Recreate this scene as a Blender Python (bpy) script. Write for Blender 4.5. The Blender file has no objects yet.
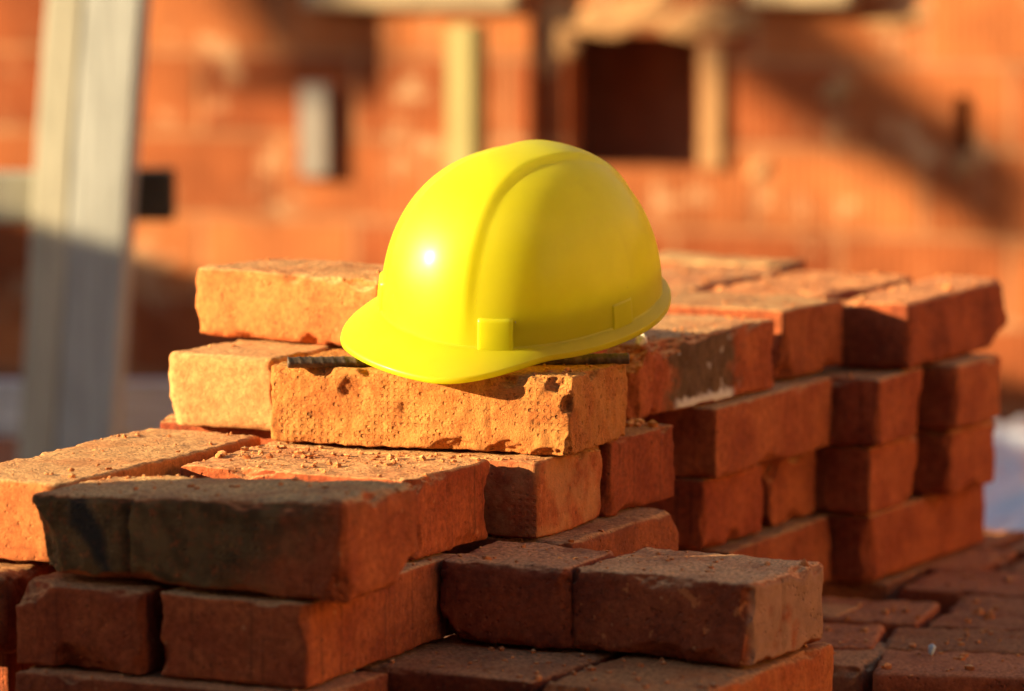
import bpy, math, random
import numpy as np
from mathutils import Vector, Matrix

random.seed(7)
SC = bpy.context.scene
COL = SC.collection
R = math.radians

# ------------------------------------------------------------------ camera
PITCH = R(6.2616)
CAM_Z = 0.70704
FPX = 4582.1
cam = bpy.data.cameras.new('camera')
camo = bpy.data.objects.new('camera', cam)
COL.objects.link(camo)
cam.sensor_fit = 'HORIZONTAL'
cam.sensor_width = 36.0
cam.lens = FPX / 1024 * 36.0
cam.clip_start = 0.05
cam.clip_end = 2000
cam.dof.use_dof = True
cam.dof.focus_distance = 3.47
cam.dof.aperture_fstop = cam.lens / 1000 / 0.038
camo.location = (0, 0, CAM_Z)
camo.rotation_euler = (math.pi / 2 - PITCH, 0, 0)
SC.camera = camo

# ------------------------------------------------------------------ light
SUN_AZ = 82.0      # degrees to the left of the direction behind the camera
SUN_EL = 14.0
sdir = Vector((-math.sin(R(SUN_AZ)) * math.cos(R(SUN_EL)), -math.cos(R(SUN_AZ)) * math.cos(R(SUN_EL)), math.sin(R(SUN_EL))))
world = bpy.data.worlds.new('World')
SC.world = world
world.use_nodes = True
wn = world.node_tree
wn.nodes.clear()
wo = wn.nodes.new('ShaderNodeOutputWorld')
wb = wn.nodes.new('ShaderNodeBackground')
sky = wn.nodes.new('ShaderNodeTexSky')
sky.sky_type = 'NISHITA'
sky.sun_disc = False
sky.sun_elevation = R(SUN_EL)
sky.sun_rotation = math.atan2(sdir.x, sdir.y)
sky.air_density = 1.0
sky.dust_density = 1.0
sky.ozone_density = 1.0
wb.inputs['Strength'].default_value = 0.052
wn.links.new(sky.outputs[0], wb.inputs['Color'])
wn.links.new(wb.outputs[0], wo.inputs['Surface'])
sun = bpy.data.lights.new('sun', 'SUN')
sun.energy = 5.0
sun.angle = R(0.5)
sun.color = (1.0, 0.755, 0.41)
suno = bpy.data.objects.new('sun', sun)
COL.objects.link(suno)
suno.rotation_euler = sdir.to_track_quat('Z', 'Y').to_euler()
suno.location = sdir * 20
SC.view_settings.view_transform = 'Standard'
SC.view_settings.look = 'None'
SC.view_settings.gamma = 1
SC.view_settings.use_curve_mapping = False
SC.view_settings.exposure = 1.78
SC.render.engine = 'CYCLES'
SC.cycles.max_bounces = 10
SC.cycles.transmission_bounces = 8
SC.cycles.diffuse_bounces = 6
SC.cycles.use_denoising = True

# ------------------------------------------------------------------ helpers
HL = 0.06093         # height of one course of bricks


def tag(o, label=None, cat=None, group=None, kind=None):
    if label: o['label'] = label
    if cat: o['category'] = cat
    if group: o['group'] = group
    if kind: o['kind'] = kind
    return o


def link_mesh(name, verts, faces, mat, parent=None, smooth=False, loc=(0, 0, 0), rotz=0.0):
    me = bpy.data.meshes.new(name)
    me.from_pydata([tuple(v) for v in verts], [], [tuple(f) for f in faces])
    me.update()
    if smooth:
        me.polygons.foreach_set('use_smooth', [True] * len(me.polygons))
    o = bpy.data.objects.new(name, me)
    COL.objects.link(o)
    if mat: me.materials.append(mat)
    o.location = loc
    o.rotation_euler = (0, 0, rotz)
    if parent: o.parent = parent
    return o


def empty(name, loc, rotz=0.0):
    e = bpy.data.objects.new(name, None)
    COL.objects.link(e)
    e.location = loc
    e.rotation_euler = (0, 0, rotz)
    e.empty_display_size = 0.05
    return e


def hash3(ix, iy, iz, seed):
    h = (ix.astype(np.int64) * 374761393 + iy.astype(np.int64) * 668265263 + iz.astype(np.int64) * 2147483647 + seed * 1274126177) & 0xffffffff
    h = ((h ^ (h >> 13)) * 1274126177) & 0xffffffff
    h = ((h ^ (h >> 16)) * 2246822519) & 0xffffffff
    h = h ^ (h >> 15)
    return (h & 0xffffff) / float(0xffffff)


def noise3(p, scale, seed=0):
    """smooth value noise, -1..1, p is n x 3"""
    q = p * scale
    i = np.floor(q)
    f = q - i
    f = f * f * (3 - 2 * f)
    i = i.astype(np.int64)
    out = 0
    for dx in (0, 1):
        wx = f[:, 0] if dx else 1 - f[:, 0]
        for dy in (0, 1):
            wy = f[:, 1] if dy else 1 - f[:, 1]
            for dz in (0, 1):
                wz = f[:, 2] if dz else 1 - f[:, 2]
                out = out + wx * wy * wz * hash3(i[:, 0] + dx, i[:, 1] + dy, i[:, 2] + dz, seed)
    return out * 2 - 1


def fbm(p, scale, seed=0, octaves=3):
    a, s, t = 1.0, 0.0, 0.0
    for k in range(octaves):
        s = s + a * noise3(p, scale * 2 ** k, seed + 17 * k)
        t += a
        a *= 0.5
    return s / t


# --- node helpers
class NT:
    def __init__(self, name):
        self.m = bpy.data.materials.new(name)
        self.m.use_nodes = True
        self.t = self.m.node_tree
        self.t.nodes.clear()
        self.out = self.n('ShaderNodeOutputMaterial')
        self.b = self.n('ShaderNodeBsdfPrincipled')
        self.l(self.b.outputs[0], self.out.inputs['Surface'])

    def n(self, typ, **kw):
        nd = self.t.nodes.new(typ)
        for k, v in kw.items(): setattr(nd, k, v)
        return nd

    def l(self, a, b): self.t.links.new(a, b)

    def put(self, sock, v):
        if hasattr(v, 'is_linked') or isinstance(v, bpy.types.NodeSocket): self.l(v, sock)
        else: sock.default_value = v

    def math(self, op, a, b=0.0, c=None, clamp=False):
        nd = self.n('ShaderNodeMath', operation=op)
        nd.use_clamp = clamp
        self.put(nd.inputs[0], a); self.put(nd.inputs[1], b)
        if c is not None: self.put(nd.inputs[2], c)
        return nd.outputs[0]

    def mix(self, fac, a, b, mode='MIX'):
        nd = self.n('ShaderNodeMix', data_type='RGBA', blend_type=mode)
        self.put(nd.inputs[0], fac)
        self.put(nd.inputs[6], a if not isinstance(a, tuple) else (*a, 1)[:4])
        self.put(nd.inputs[7], b if not isinstance(b, tuple) else (*b, 1)[:4])
        return nd.outputs[2]

    def ss(self, v, lo, hi):
        nd = self.n('ShaderNodeMapRange', interpolation_type='SMOOTHSTEP')
        self.put(nd.inputs['Value'], v)
        nd.inputs['From Min'].default_value = lo
        nd.inputs['From Max'].default_value = hi
        return nd.outputs[0]

    def noise(self, vec, scale, detail=4, rough=0.55):
        nd = self.n('ShaderNodeTexNoise')
        if vec is not None: self.l(vec, nd.inputs['Vector'])
        nd.inputs['Scale'].default_value = scale
        nd.inputs['Detail'].default_value = detail
        nd.inputs['Roughness'].default_value = rough
        return nd.outputs['Fac']

    def scaled(self, vec, s):
        nd = self.n('ShaderNodeVectorMath', operation='MULTIPLY')
        self.l(vec, nd.inputs[0])
        nd.inputs[1].default_value = s
        return nd.outputs[0]

    def bump(self, h, strength, dist, prev=None):
        nd = self.n('ShaderNodeBump')
        nd.inputs['Strength'].default_value = strength
        nd.inputs['Distance'].default_value = dist
        self.l(h, nd.inputs['Height'])
        if prev is not None: self.l(prev, nd.inputs['Normal'])
        return nd.outputs[0]


def clay(name, c1, c2, dust=(0.62, 0.34, 0.14), dust_amt=0.92, pits=0.5, striate=0.55, grit=0.8, speck=0.25, dots=0.0, stain=None, sand=0.0):
    t = NT(name)
    tc = t.n('ShaderNodeTexCoord')
    oi = t.n('ShaderNodeObjectInfo')
    P0 = tc.outputs['Object']
    off = t.n('ShaderNodeVectorMath', operation='MULTIPLY_ADD')
    cmb = t.n('ShaderNodeCombineXYZ')
    for k in range(3): t.l(oi.outputs['Random'], cmb.inputs[k])
    t.l(cmb.outputs[0], off.inputs[0])
    off.inputs[1].default_value = (13.0, 7.0, 19.0)
    t.l(P0, off.inputs[2])
    P = off.outputs[0]
    geo = t.n('ShaderNodeNewGeometry')
    sep = t.n('ShaderNodeSeparateXYZ'); t.l(geo.outputs['Normal'], sep.inputs[0])
    psep = t.n('ShaderNodeSeparateXYZ'); t.l(P0, psep.inputs[0])
    nz = sep.outputs['Z']
    n1 = t.noise(P, 22, 6, 0.62)
    base = t.mix(t.ss(n1, 0.32, 0.68), c1, c2)
    n2 = t.noise(P, 190, 5, 0.75)
    base = t.mix(0.58, base, t.mix(t.ss(n2, 0.3, 0.72), (0.42, 0.38, 0.34), (1.35, 1.30, 1.25)), 'MULTIPLY')
    # pale and dark flecks in the fired clay
    vo = t.n('ShaderNodeTexVoronoi'); t.l(P, vo.inputs['Vector']); vo.inputs['Scale'].default_value = 95
    fl = t.math('MULTIPLY', t.math('SUBTRACT', 1.0, t.ss(vo.outputs['Distance'], 0.10, 0.22)), t.ss(t.noise(P, 60, 2), 0.55, 0.66))
    base = t.mix(t.math('MULTIPLY', fl, 0.6), base, (0.52, 0.24, 0.10))
    vd = t.n('ShaderNodeTexVoronoi'); t.l(P, vd.inputs['Vector']); vd.inputs['Scale'].default_value = 120
    fd = t.math('MULTIPLY', t.math('SUBTRACT', 1.0, t.ss(vd.outputs['Distance'], 0.08, 0.24)), t.ss(t.noise(P, 45, 2), 0.56, 0.64))
    base = t.mix(t.math('MULTIPLY', fd, 0.7), base, (0.05, 0.02, 0.012))
    sk = t.noise(P, 430, 3, 0.7)
    base = t.mix(t.math('MULTIPLY', t.ss(sk, 0.56, 0.66), speck), base, (0.10, 0.028, 0.010))
    # vertical extrusion streaks on the sides
    st = t.noise(t.scaled(P, (260, 260, 3)), 1.0, 3, 0.6)
    side = t.math('SUBTRACT', 1.0, t.ss(t.math('ABSOLUTE', nz), 0.35, 0.7))
    base = t.mix(t.math('MULTIPLY', t.math('MULTIPLY', t.ss(st, 0.58, 0.69), side), striate), base, (0.07, 0.024, 0.011))
    if sand:
        base = t.mix(t.math('MULTIPLY', t.math('MULTIPLY', t.ss(t.noise(P, 38, 5), 0.36, 0.62), side), sand), base, dust)
    if stain: base = stain(t, base, P, psep, sep, side)
    up = t.math('MULTIPLY', t.ss(nz, 0.45, 0.90), t.math('MULTIPLY', t.ss(t.noise(P, 70, 6, 0.7), 0.22, 0.46), t.math('ADD', 0.55, t.math('MULTIPLY', t.ss(t.noise(P, 17, 4, 0.6), 0.36, 0.56), 0.45))))
    dcol = t.mix(t.ss(t.noise(P, 330, 3), 0.35, 0.65), tuple(x * 0.58 for x in dust), tuple(min(1, x * 1.18) for x in dust))
    base = t.mix(t.math('MULTIPLY', up, dust_amt), base, dcol)
    tint = t.mix(1.0, base, oi.outputs['Color'], 'MULTIPLY')
    t.l(tint, t.b.inputs['Base Color'])
    t.b.inputs['Roughness'].default_value = 0.92
    t.b.inputs['Specular IOR Level'].default_value = 0.25
    # relief
    grain = t.noise(P, 520, 4, 0.75)
    nb = t.bump(grain, min(1.0, grit), 0.0011 * (1.9 if grit >= 1 else 1.0))
    vb = t.n('ShaderNodeTexVoronoi'); t.l(P, vb.inputs['Vector']); vb.inputs['Scale'].default_value = 210
    pit = t.math('MULTIPLY', t.ss(vb.outputs['Distance'], 0.06, 0.38), 1.0)
    pit = t.math('ADD', t.math('MULTIPLY', pit, t.ss(t.noise(P, 90, 3), 0.45, 0.62)), t.math('SUBTRACT', 1.0, t.ss(t.noise(P, 90, 3), 0.45, 0.62)))
    nb = t.bump(pit, pits, 0.0024, nb)
    sb = t.math('MULTIPLY', st, side)
    nb = t.bump(sb, min(1, striate * 1.2), 0.0009, nb)
    if dots:
        sx = t.math('SINE', t.math('MULTIPLY', psep.outputs['X'], 2 * math.pi / 0.0112))
        sz = t.math('SINE', t.math('MULTIPLY', psep.outputs['Z'], 2 * math.pi / 0.0105))
        dm = t.ss(t.math('ABSOLUTE', t.math('MULTIPLY', sx, sz)), 0.55, 0.85)
        nsep = t.n('ShaderNodeSeparateXYZ'); t.l(tc.outputs['Normal'], nsep.inputs[0])
        frontf = t.math('SUBTRACT', 1.0, t.ss(nsep.outputs['Y'], -0.8, -0.5))
        dm = t.math('MULTIPLY', t.math('MULTIPLY', dm, frontf), t.ss(t.noise(P, 20, 3), 0.50, 0.60))
        nb = t.bump(t.math('SUBTRACT', 1.0, dm), dots, 0.0022, nb)
    t.l(nb, t.b.inputs['Normal'])
    return t.m


def simple(name, col, rough=0.8, spec=0.3, var=0.25, scale=8, bump=0.2, bdist=0.004, stretch=(1, 1, 1), metal=0.0):
    t = NT(name)
    tc = t.n('ShaderNodeTexCoord')
    P = t.scaled(tc.outputs['Object'], stretch)
    n = t.noise(P, scale, 6, 0.6)
    c = t.mix(t.ss(n, 0.3, 0.7), tuple(x * (1 - var) for x in col), tuple(min(1, x * (1 + var)) for x in col))
    t.l(c, t.b.inputs['Base Color'])
    t.b.inputs['Roughness'].default_value = rough
    t.b.inputs['Specular IOR Level'].default_value = spec
    t.b.inputs['Metallic'].default_value = metal
    if bump: t.l(t.bump(t.noise(P, scale * 4, 5, 0.65), bump, bdist), t.b.inputs['Normal'])
    return t.m


def stain_soot(t, base, P, psep, sep, side):
    """the sooty olive skin on the left two thirds of one brick, with a black patch near its left end"""
    x, z = psep.outputs['X'], psep.outputs['Z']
    wob = t.math('MULTIPLY', t.math('SUBTRACT', t.noise(P, 30, 4), 0.5), 0.10)
    edge = t.math('SUBTRACT', 1.0, t.ss(t.math('ADD', t.math('ADD', x, wob), t.math('MULTIPLY', z, -0.9)), -0.115, -0.045))
    base = t.mix(t.math('MULTIPLY', t.math('MULTIPLY', t.math('MULTIPLY', edge, side), t.ss(t.noise(P, 160, 5, 0.7), 0.22, 0.5)), 0.95), base, t.mix(t.ss(t.noise(P, 45, 5), 0.35, 0.65), (0.060, 0.042, 0.016), (0.15, 0.098, 0.040)))
    dx = t.math('ADD', x, 0.210)
    dz = t.math('SUBTRACT', z, 0.042)
    tilt = t.math('ADD', dx, t.math('MULTIPLY', dz, 0.55))
    d = t.math('ADD', t.math('ABSOLUTE', t.math('MULTIPLY', tilt, 1.3)), t.math('MULTIPLY', t.math('ABSOLUTE', dz), 0.55))
    d = t.math('ADD', d, t.math('MULTIPLY', wob, 0.22))
    m = t.math('SUBTRACT', 1.0, t.ss(d, 0.012, 0.026))
    return t.mix(t.math('MULTIPLY', t.math('MULTIPLY', m, side), 0.92), base, (0.016, 0.017, 0.018))


def stain_mortar(t, base, P, psep, sep, side):
    """green-black stain and a chalky mortar streak along the lower right-hand edge"""
    y, z = psep.outputs['Y'], psep.outputs['Z']
    wob = t.math('MULTIPLY', t.math('SUBTRACT', t.noise(P, 40, 5), 0.5), 0.09)
    yy = t.math('ADD', y, wob)
    m = t.math('MULTIPLY', t.ss(yy, 0.045, 0.075), t.math('SUBTRACT', 1.0, t.ss(yy, 0.165, 0.19)))
    base = t.mix(t.math('MULTIPLY', t.math('MULTIPLY', m, side), 0.85), base, t.mix(t.ss(t.noise(P, 70, 4), 0.35, 0.65), (0.045, 0.040, 0.022), (0.11, 0.08, 0.045)))
    zz = t.math('ADD', z, t.math('MULTIPLY', t.math('SUBTRACT', t.noise(P, 130, 4), 0.5), 0.013))
    w = t.math('MULTIPLY', t.math('SUBTRACT', 1.0, t.ss(zz, 0.006, 0.012)), t.math('MULTIPLY', t.ss(y, 0.065, 0.08), t.math('SUBTRACT', 1.0, t.ss(y, 0.165, 0.18))))
    w2 = t.math('MULTIPLY', t.ss(t.noise(P, 75, 5), 0.60, 0.68), m)
    base = t.mix(t.math('MULTIPLY', t.math('MAXIMUM', t.math('MULTIPLY', w2, 0.35), w), side), base, (0.62, 0.58, 0.55))
    return base


def stain_end(t, base, P, psep, sep, side):
    """greyish skin on the short right-hand end of the brick, dark red face with a few orange blotches"""
    e = t.ss(psep.outputs['X'], -0.006, -0.001)
    m = t.math('MULTIPLY', t.math('MULTIPLY', e, side), t.ss(t.noise(P, 28, 3), 0.25, 0.45))
    base = t.mix(t.math('MULTIPLY', m, 0.85), base, t.mix(t.ss(t.noise(P, 60, 3), 0.3, 0.7), (0.22, 0.12, 0.075), (0.30, 0.16, 0.10)))
    o = t.math('MULTIPLY', t.math('MULTIPLY', t.ss(t.noise(P, 75, 3), 0.63, 0.70), side), t.math('SUBTRACT', 1.0, e))
    return t.mix(t.math('MULTIPLY', o, 0.7), base, (0.50, 0.17, 0.055))


RED1, RED2 = (0.29, 0.062, 0.021), (0.44, 0.118, 0.038)
OR1, OR2 = (0.44, 0.125, 0.036), (0.56, 0.20, 0.062)
M_CLAY = clay('fired_clay', RED1, RED2, pits=0.5)
M_ORANGE = clay('fired_clay_orange', OR1, OR2, pits=0.45, striate=0.12)
M_PALE = clay('fired_clay_pale', (0.50, 0.21, 0.075), (0.60, 0.29, 0.11), pits=0.2, striate=0.10)
M_SANDY = clay('sandy_clay', (0.46, 0.14, 0.032), (0.60, 0.22, 0.055), pits=0.9, striate=0.06, dots=0.7, sand=0.45, grit=1.0, speck=0.75, dust=(0.62, 0.29, 0.075))
M_DOTTED = clay('wire_cut_clay', RED1, RED2, pits=0.45, striate=0.1, dots=0.6, sand=0.35)
M_DARK = clay('dark_fired_clay', (0.17, 0.038, 0.016), (0.33, 0.085, 0.03), pits=0.7, striate=0.1, dust=(0.62, 0.29, 0.12), dust_amt=0.88)
M_GREYEND = clay('grey_ended_clay', (0.17, 0.038, 0.016), (0.30, 0.075, 0.026), pits=0.7, striate=0.15, stain=stain_end, dust=(0.62, 0.31, 0.14), dust_amt=0.9)
M_BLOTCHY = clay('dark_red_clay', (0.17, 0.038, 0.016), (0.30, 0.075, 0.026), pits=0.7, striate=0.15, dust=(0.62, 0.31, 0.14), dust_amt=0.9)
M_SOOT = clay('sooty_clay', RED1, RED2, pits=0.5, striate=0.05, dots=0.5, stain=stain_soot, dust=(0.64, 0.37, 0.15), dust_amt=0.92)
M_STAIN = clay('mortar_stained_clay', RED1, RED2, pits=0.5, striate=0.1, dots=0.3, stain=stain_mortar)
M_FLOOR = clay('dusty_floor_clay', (0.25, 0.065, 0.025), (0.40, 0.115, 0.042), pits=0.7, striate=0.05, dust=(0.52, 0.23, 0.10), dust_amt=0.85)


# ------------------------------------------------------------------ setting: ground
def gz_base(x, y):
    f = np.clip((y - 4.55) / 0.8, 0, 1); f = f * f * (3 - 2 * f)
    return -0.125 * f


def build_ground():
    xs = np.unique(np.round(np.concatenate([np.linspace(-300, -6, 30), np.linspace(-6, -1.2, 40), np.arange(-1.2, 1.6, 0.03), np.linspace(1.6, 6, 40), np.linspace(6, 300, 30)]), 4))
    ys = np.unique(np.round(np.concatenate([np.linspace(-60, 1.5, 30), np.linspace(1.5, 2.7, 20), np.arange(2.7, 7.6, 0.03), np.linspace(7.6, 14, 20), np.linspace(14, 600, 30)]), 4))
    X, Y = np.meshgrid(xs, ys, indexing='ij')
    p = np.stack([X.ravel(), Y.ravel(), 0 * X.ravel()], 1)
    z = gz_base(p[:, 0], p[:, 1])
    near = (np.abs(p[:, 0]) < 8) & (p[:, 1] > 0) & (p[:, 1] < 15)
    # a low heap of earth carries the first course of the pile
    hx = np.clip((p[:, 0] + 0.75) / 0.25, 0, 1) * np.clip((0.11 - p[:, 0]) / 0.12, 0, 1)
    hy = np.clip((p[:, 1] - 2.95) / 0.15, 0, 1) * np.clip((3.62 - p[:, 1]) / 0.1, 0, 1)
    gx = np.clip((p[:, 0] + 0.75) / 0.25, 0, 1) * np.clip((0.27 - p[:, 0]) / 0.05, 0, 1)
    gy = np.clip((p[:, 1] - 2.95) / 0.15, 0, 1) * np.clip((3.50 - p[:, 1]) / 0.06, 0, 1)
    z = z + (HL - 0.003) * np.maximum(hx * hy, gx * gy)
    flat = (p[:, 0] > -0.5) & (p[:, 0] < 0.75) & (p[:, 1] > 2.95) & (p[:, 1] < 4.5)
    nn = fbm(p, 3.0, 5, 4) * 0.018 - 0.012
    nn[flat] = np.minimum(nn[flat] * 0.1, 0) - 0.003
    z = z + nn * near
    p[:, 2] = z
    ny = len(ys)
    faces = []
    for i in range(len(xs) - 1):
        for j in range(ny - 1):
            a = i * ny + j
            faces.append((a, a + ny, a + ny + 1, a + 1))
    m = simple('bare_earth', (0.20, 0.10, 0.055), rough=0.95, spec=0.15, var=0.35, scale=6, bump=0.5, bdist=0.02)
    o = link_mesh('ground', p, faces, m, smooth=True)
    tag(o, kind='structure')


build_ground()

# ------------------------------------------------------------------ geometry of solids


def boxes_mesh(name, boxes, mat, parent=None, loc=(0, 0, 0), rotz=0.0, bevel=0.0, wear=0.0, seed=1):
    """boxes: list of (x0,x1,y0,y1,z0,z1); a bevel modifier softens the edges"""
    V, Fc = [], []
    for (x0, x1, y0, y1, z0, z1) in boxes:
        b = len(V)
        V += [(x0, y0, z0), (x1, y0, z0), (x1, y1, z0), (x0, y1, z0), (x0, y0, z1), (x1, y0, z1), (x1, y1, z1), (x0, y1, z1)]
        Fc += [tuple(b + k for k in f) for f in ((0, 3, 2, 1), (4, 5, 6, 7), (0, 1, 5, 4), (1, 2, 6, 5), (2, 3, 7, 6), (3, 0, 4, 7))]
    o = link_mesh(name, V, Fc, mat, parent, loc=loc, rotz=rotz)
    if bevel:
        bv = o.modifiers.new('bevel', 'BEVEL'); bv.width = bevel; bv.segments = 2; bv.limit_method = 'ANGLE'
    return o


def solid_box(w, d, h, nx, ny, nz):
    """surface lattice of a box: x in [-w,0], y in [0,d], z in [0,h]; returns points and quads"""
    idx = -np.ones((nx + 1, ny + 1, nz + 1), int)
    I, J, K = np.meshgrid(np.arange(nx + 1), np.arange(ny + 1), np.arange(nz + 1), indexing='ij')
    surf = (I == 0) | (I == nx) | (J == 0) | (J == ny) | (K == 0) | (K == nz)
    n = surf.sum()
    idx[surf] = np.arange(n)
    # lattice lines crowd towards the edges
    def ax(m, L):
        u = np.linspace(0, 1, m + 1)
        return (u - 0.12 * np.sin(2 * np.pi * u) / (2 * np.pi) * 3.0 * 0.9) * L
    px, py, pz = ax(nx, w), ax(ny, d), ax(nz, h)
    P = np.stack([px[I[surf]] - w, py[J[surf]], pz[K[surf]]], 1)
    q = []
    def quad(a, flip):
        f = np.stack([a[:-1, :-1].ravel(), a[1:, :-1].ravel(), a[1:, 1:].ravel(), a[:-1, 1:].ravel()], 1)
        q.append(f[:, ::-1] if flip else f)
    quad(idx[:, :, 0], True); quad(idx[:, :, nz], False)
    quad(idx[:, 0, :], False); quad(idx[:, ny, :], True)
    quad(idx[0, :, :], True); quad(idx[nx, :, :], False)
    return P, np.concatenate(q)


BRICK_GROUP = 'solid clay bricks of the pile'


def brick(label, x, y, yaw, w, d, layer, mat, seed, h=None, dz=0.0, tint=(1, 1, 1), res=0.0034, rnd=0.0020, rough=1.0, nchips=15, chips=(), grooves=(), lift=0.0, rise=0.0, name='clay_brick', warp=1.0):
    """one brick; (x,y) is its corner nearest the camera, w runs to the left along its front, d runs back.
    chips: (fx,fy,fz, nx,ny,nz, depth, radius) with f in 0..1 from the left-front-bottom; grooves: (face 'front'|'right', pos, depth, width)"""
    h = h or HL - 0.0015
    rs = np.random.RandomState(seed)
    nx, ny, nz = max(6, int(w / res)), max(6, int(d / res)), max(6, int(h / res))
    P, Q = solid_box(w, d, h, nx, ny, nz)
    lo, hi = np.array([-w, 0, 0.0]), np.array([0, d, h])
    c, half = (lo + hi) / 2, (hi - lo) / 2
    p = P - c
    so = np.array([rs.rand() * 50, rs.rand() * 50, rs.rand() * 50])
    r = rnd * (1.0 + 0.7 * noise3(P + so, 38, seed) + 0.35 * noise3(P + so, 120, seed + 3))
    r = np.clip(r, 0.0012, 0.02)[:, None]
    inner = np.maximum(half - r, 0.001)
    q = np.clip(p, -inner, inner)
    dv = p - q
    ln = np.linalg.norm(dv, axis=1, keepdims=True)
    nrm = dv / np.maximum(ln, 1e-9)
    p = q + nrm * r
    p = p + c
    # broken corners and edges
    allc = list(chips)
    for k in range(nchips):
        f = rs.rand(3)
        a = rs.randint(3)
        s = rs.randint(0, 2, 3)
        fx = [float(s[0]), float(s[1]), float(s[2])]
        fx[a] = 0.03 + 0.94 * f[a]
        n = [(1 if s[b] else -1) * (0.6 + 0.8 * rs.rand()) for b in range(3)]
        n[a] = rs.uniform(-0.5, 0.5)
        allc.append((*fx, *n, rs.uniform(0.0015, 0.0058) * rough, rs.uniform(0.007, 0.024)))
    size = hi - lo
    for (fx, fy, fz, ax_, ay, az, dep, rad) in allc:
        pt = lo + np.array([fx, fy, fz]) * size
        n = np.array([ax_, ay, az], float); n /= np.linalg.norm(n)
        rel = p - pt
        dist2 = (rel ** 2).sum(1)
        sel = dist2 < (rad * 2.2) ** 2
        if not sel.any(): continue
        rr = rel[sel]
        along = rr @ n
        lat = np.sqrt(np.maximum((rr ** 2).sum(1) - along ** 2, 0))
        cut = along + dep * (1 - (lat / rad) ** 2) + 0.0016 * noise3(P[sel] + so, 230, seed + 9) + 0.0014 * noise3(P[sel] + so, 95, seed + 12)
        p[sel] -= n * np.clip(cut, 0, None)[:, None]
    # bow, lumps and grain along the surface normal
    bow = 0.0010 * warp * noise3(P + so, 14, seed + 21) + 0.0006 * warp * noise3(P + so, 45, seed + 22)
    grn = 0.00055 * rough * noise3(P + so, 130, seed + 23) + 0.00042 * rough * noise3(P + so, 290, seed + 24)
    p = p + nrm * (bow + grn)[:, None]
    for (face, pos, dep, wd) in grooves:
        if face == 'front':
            m = (P[:, 1] < 0.02) * np.exp(-((P[:, 0] + w - pos * w + 0.0015 * noise3(P + so, 90, seed)) / wd) ** 2)
            p[:, 1] += dep * m * (nrm[:, 1] < -0.3)
        else:
            m = np.exp(-((P[:, 1] - pos * d + 0.0015 * noise3(P + so, 90, seed)) / wd) ** 2)
            p[:, 0] -= dep * m * (nrm[:, 0] > 0.3)
    if lift:    # underside raised towards the left end
        p[:, 2] += lift * (-p[:, 0] / w) * (1 - p[:, 2] / h)
    if rise:    # top higher towards the right end
        p[:, 2] += rise * (1 + p[:, 0] / w) * (p[:, 2] / h)
    o = link_mesh(name, p, Q, mat, smooth=True, loc=(x, y, layer * HL + dz + 0.0005), rotz=-R(yaw))
    vary = np.random.RandomState(seed + 500)
    k = vary.uniform(.78, 1.14) if mat in (M_CLAY, M_FLOOR) else 1.0
    g = vary.uniform(.88, 1.12) if mat in (M_CLAY, M_FLOOR) else 1.0
    o.color = (tint[0] * k, tint[1] * k * g, tint[2] * k * g, 1)
    tag(o, label, 'brick', BRICK_GROUP)
    return o


# ------------------------------------------------------------------ the pile of bricks
S = 100
# top of the pile
brick('rough orange brick lying askew on top of the pile behind the helmet peak', -.104, 3.625, 36, .195, .12, 5, M_ORANGE, 1, h=.056, rnd=.007, rough=1.6, nchips=22, tint=(1.0, .92, .85))
brick('small half brick propping up the back of the yellow helmet', .055, 3.675, 20, .10, .045, 5, M_CLAY, 2, res=.006)
brick('coarse sunlit sandy brick right under the helmet peak with a steel bar on it', .044, 3.446, 21, .249, .132, 4, M_SANDY, 3, res=.0019, rnd=.0025, rough=1.5, nchips=22, warp=.6,
      chips=((.27, 0, .70, .3, -1, .2, .004, .010), (.18, 0, 1, 0, -1, 1, .007, .011), (.33, 0, 1, 0, -1, .9, .006, .008), (.955, 0, .93, .6, -1, .8, .007, .013), (.80, 0, .97, 0, -1, 1, .006, .010), (1, 0, .02, 1, -1, -1, .007, .02), (.62, 0, .03, 0, -1, -.8, .006, .022), (.46, 0, .5, 0, -1, 0, .0022, .006)),
      grooves=(('front', .74, .0022, .0012),))
brick('plain brick hidden behind the coarse brick under the helmet', .034, 3.580, 24, .13, .105, 4, M_CLAY, 4, res=.006)
brick('pale smooth-ended brick at the left shoulder of the pile, under the askew brick', -.184, 3.586, 28, .105, .23, 4, M_PALE, 5, rnd=.006, nchips=8, chips=((0, 0, .1, -1, -1, -.4, .010, .03),))
brick('brick with a dark green stain and a white mortar streak right behind the helmet rim', .099, 3.664, 30, .12, .25, 4, M_STAIN, 6, res=.0028, rnd=.004, nchips=18, rough=1.3, chips=((.9, .03, 1, .5, -1, 1.2, .012, .04), (1, .22, 1, 1, 0, 1, .010, .04), (1, .42, 1, 1, 0, 1, .006, .03)))
brick('smooth reddish brick end beside the stained brick, with a notch at its lower left', .235, 3.921, 29, .25, .122, 4, M_CLAY, 7, dz=.003, nchips=8, rnd=.003, grooves=(('right', .40, .0012, .0014),), chips=((1, .05, .05, 1, -.7, -.2, .009, .016), (1, .75, .02, 1, .1, -1, .006, .016)), tint=(1.1, 1, 1))
brick('knobbly brown brick capping the stack at the far right end', .350, 4.012, 26, .071, .262, 4, M_DARK, 208, rnd=.005, rough=1.0, nchips=12, warp=1.6, tint=(1.15, 1.05, 1), chips=((1, 1, .9, 1, 1, .3, .016, .05), (1, .9, 0, 1, .5, -1, .012, .04)))
brick('rough-topped brick on top of the pile beside the knobbly far right one', .272, 4.065, 27, .12, .24, 4, M_DARK, 9, h=HL - .002, rnd=.007, rough=2.2, nchips=26, warp=1.6, res=.0045, tint=(1.2, 1.1, 1))
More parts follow.
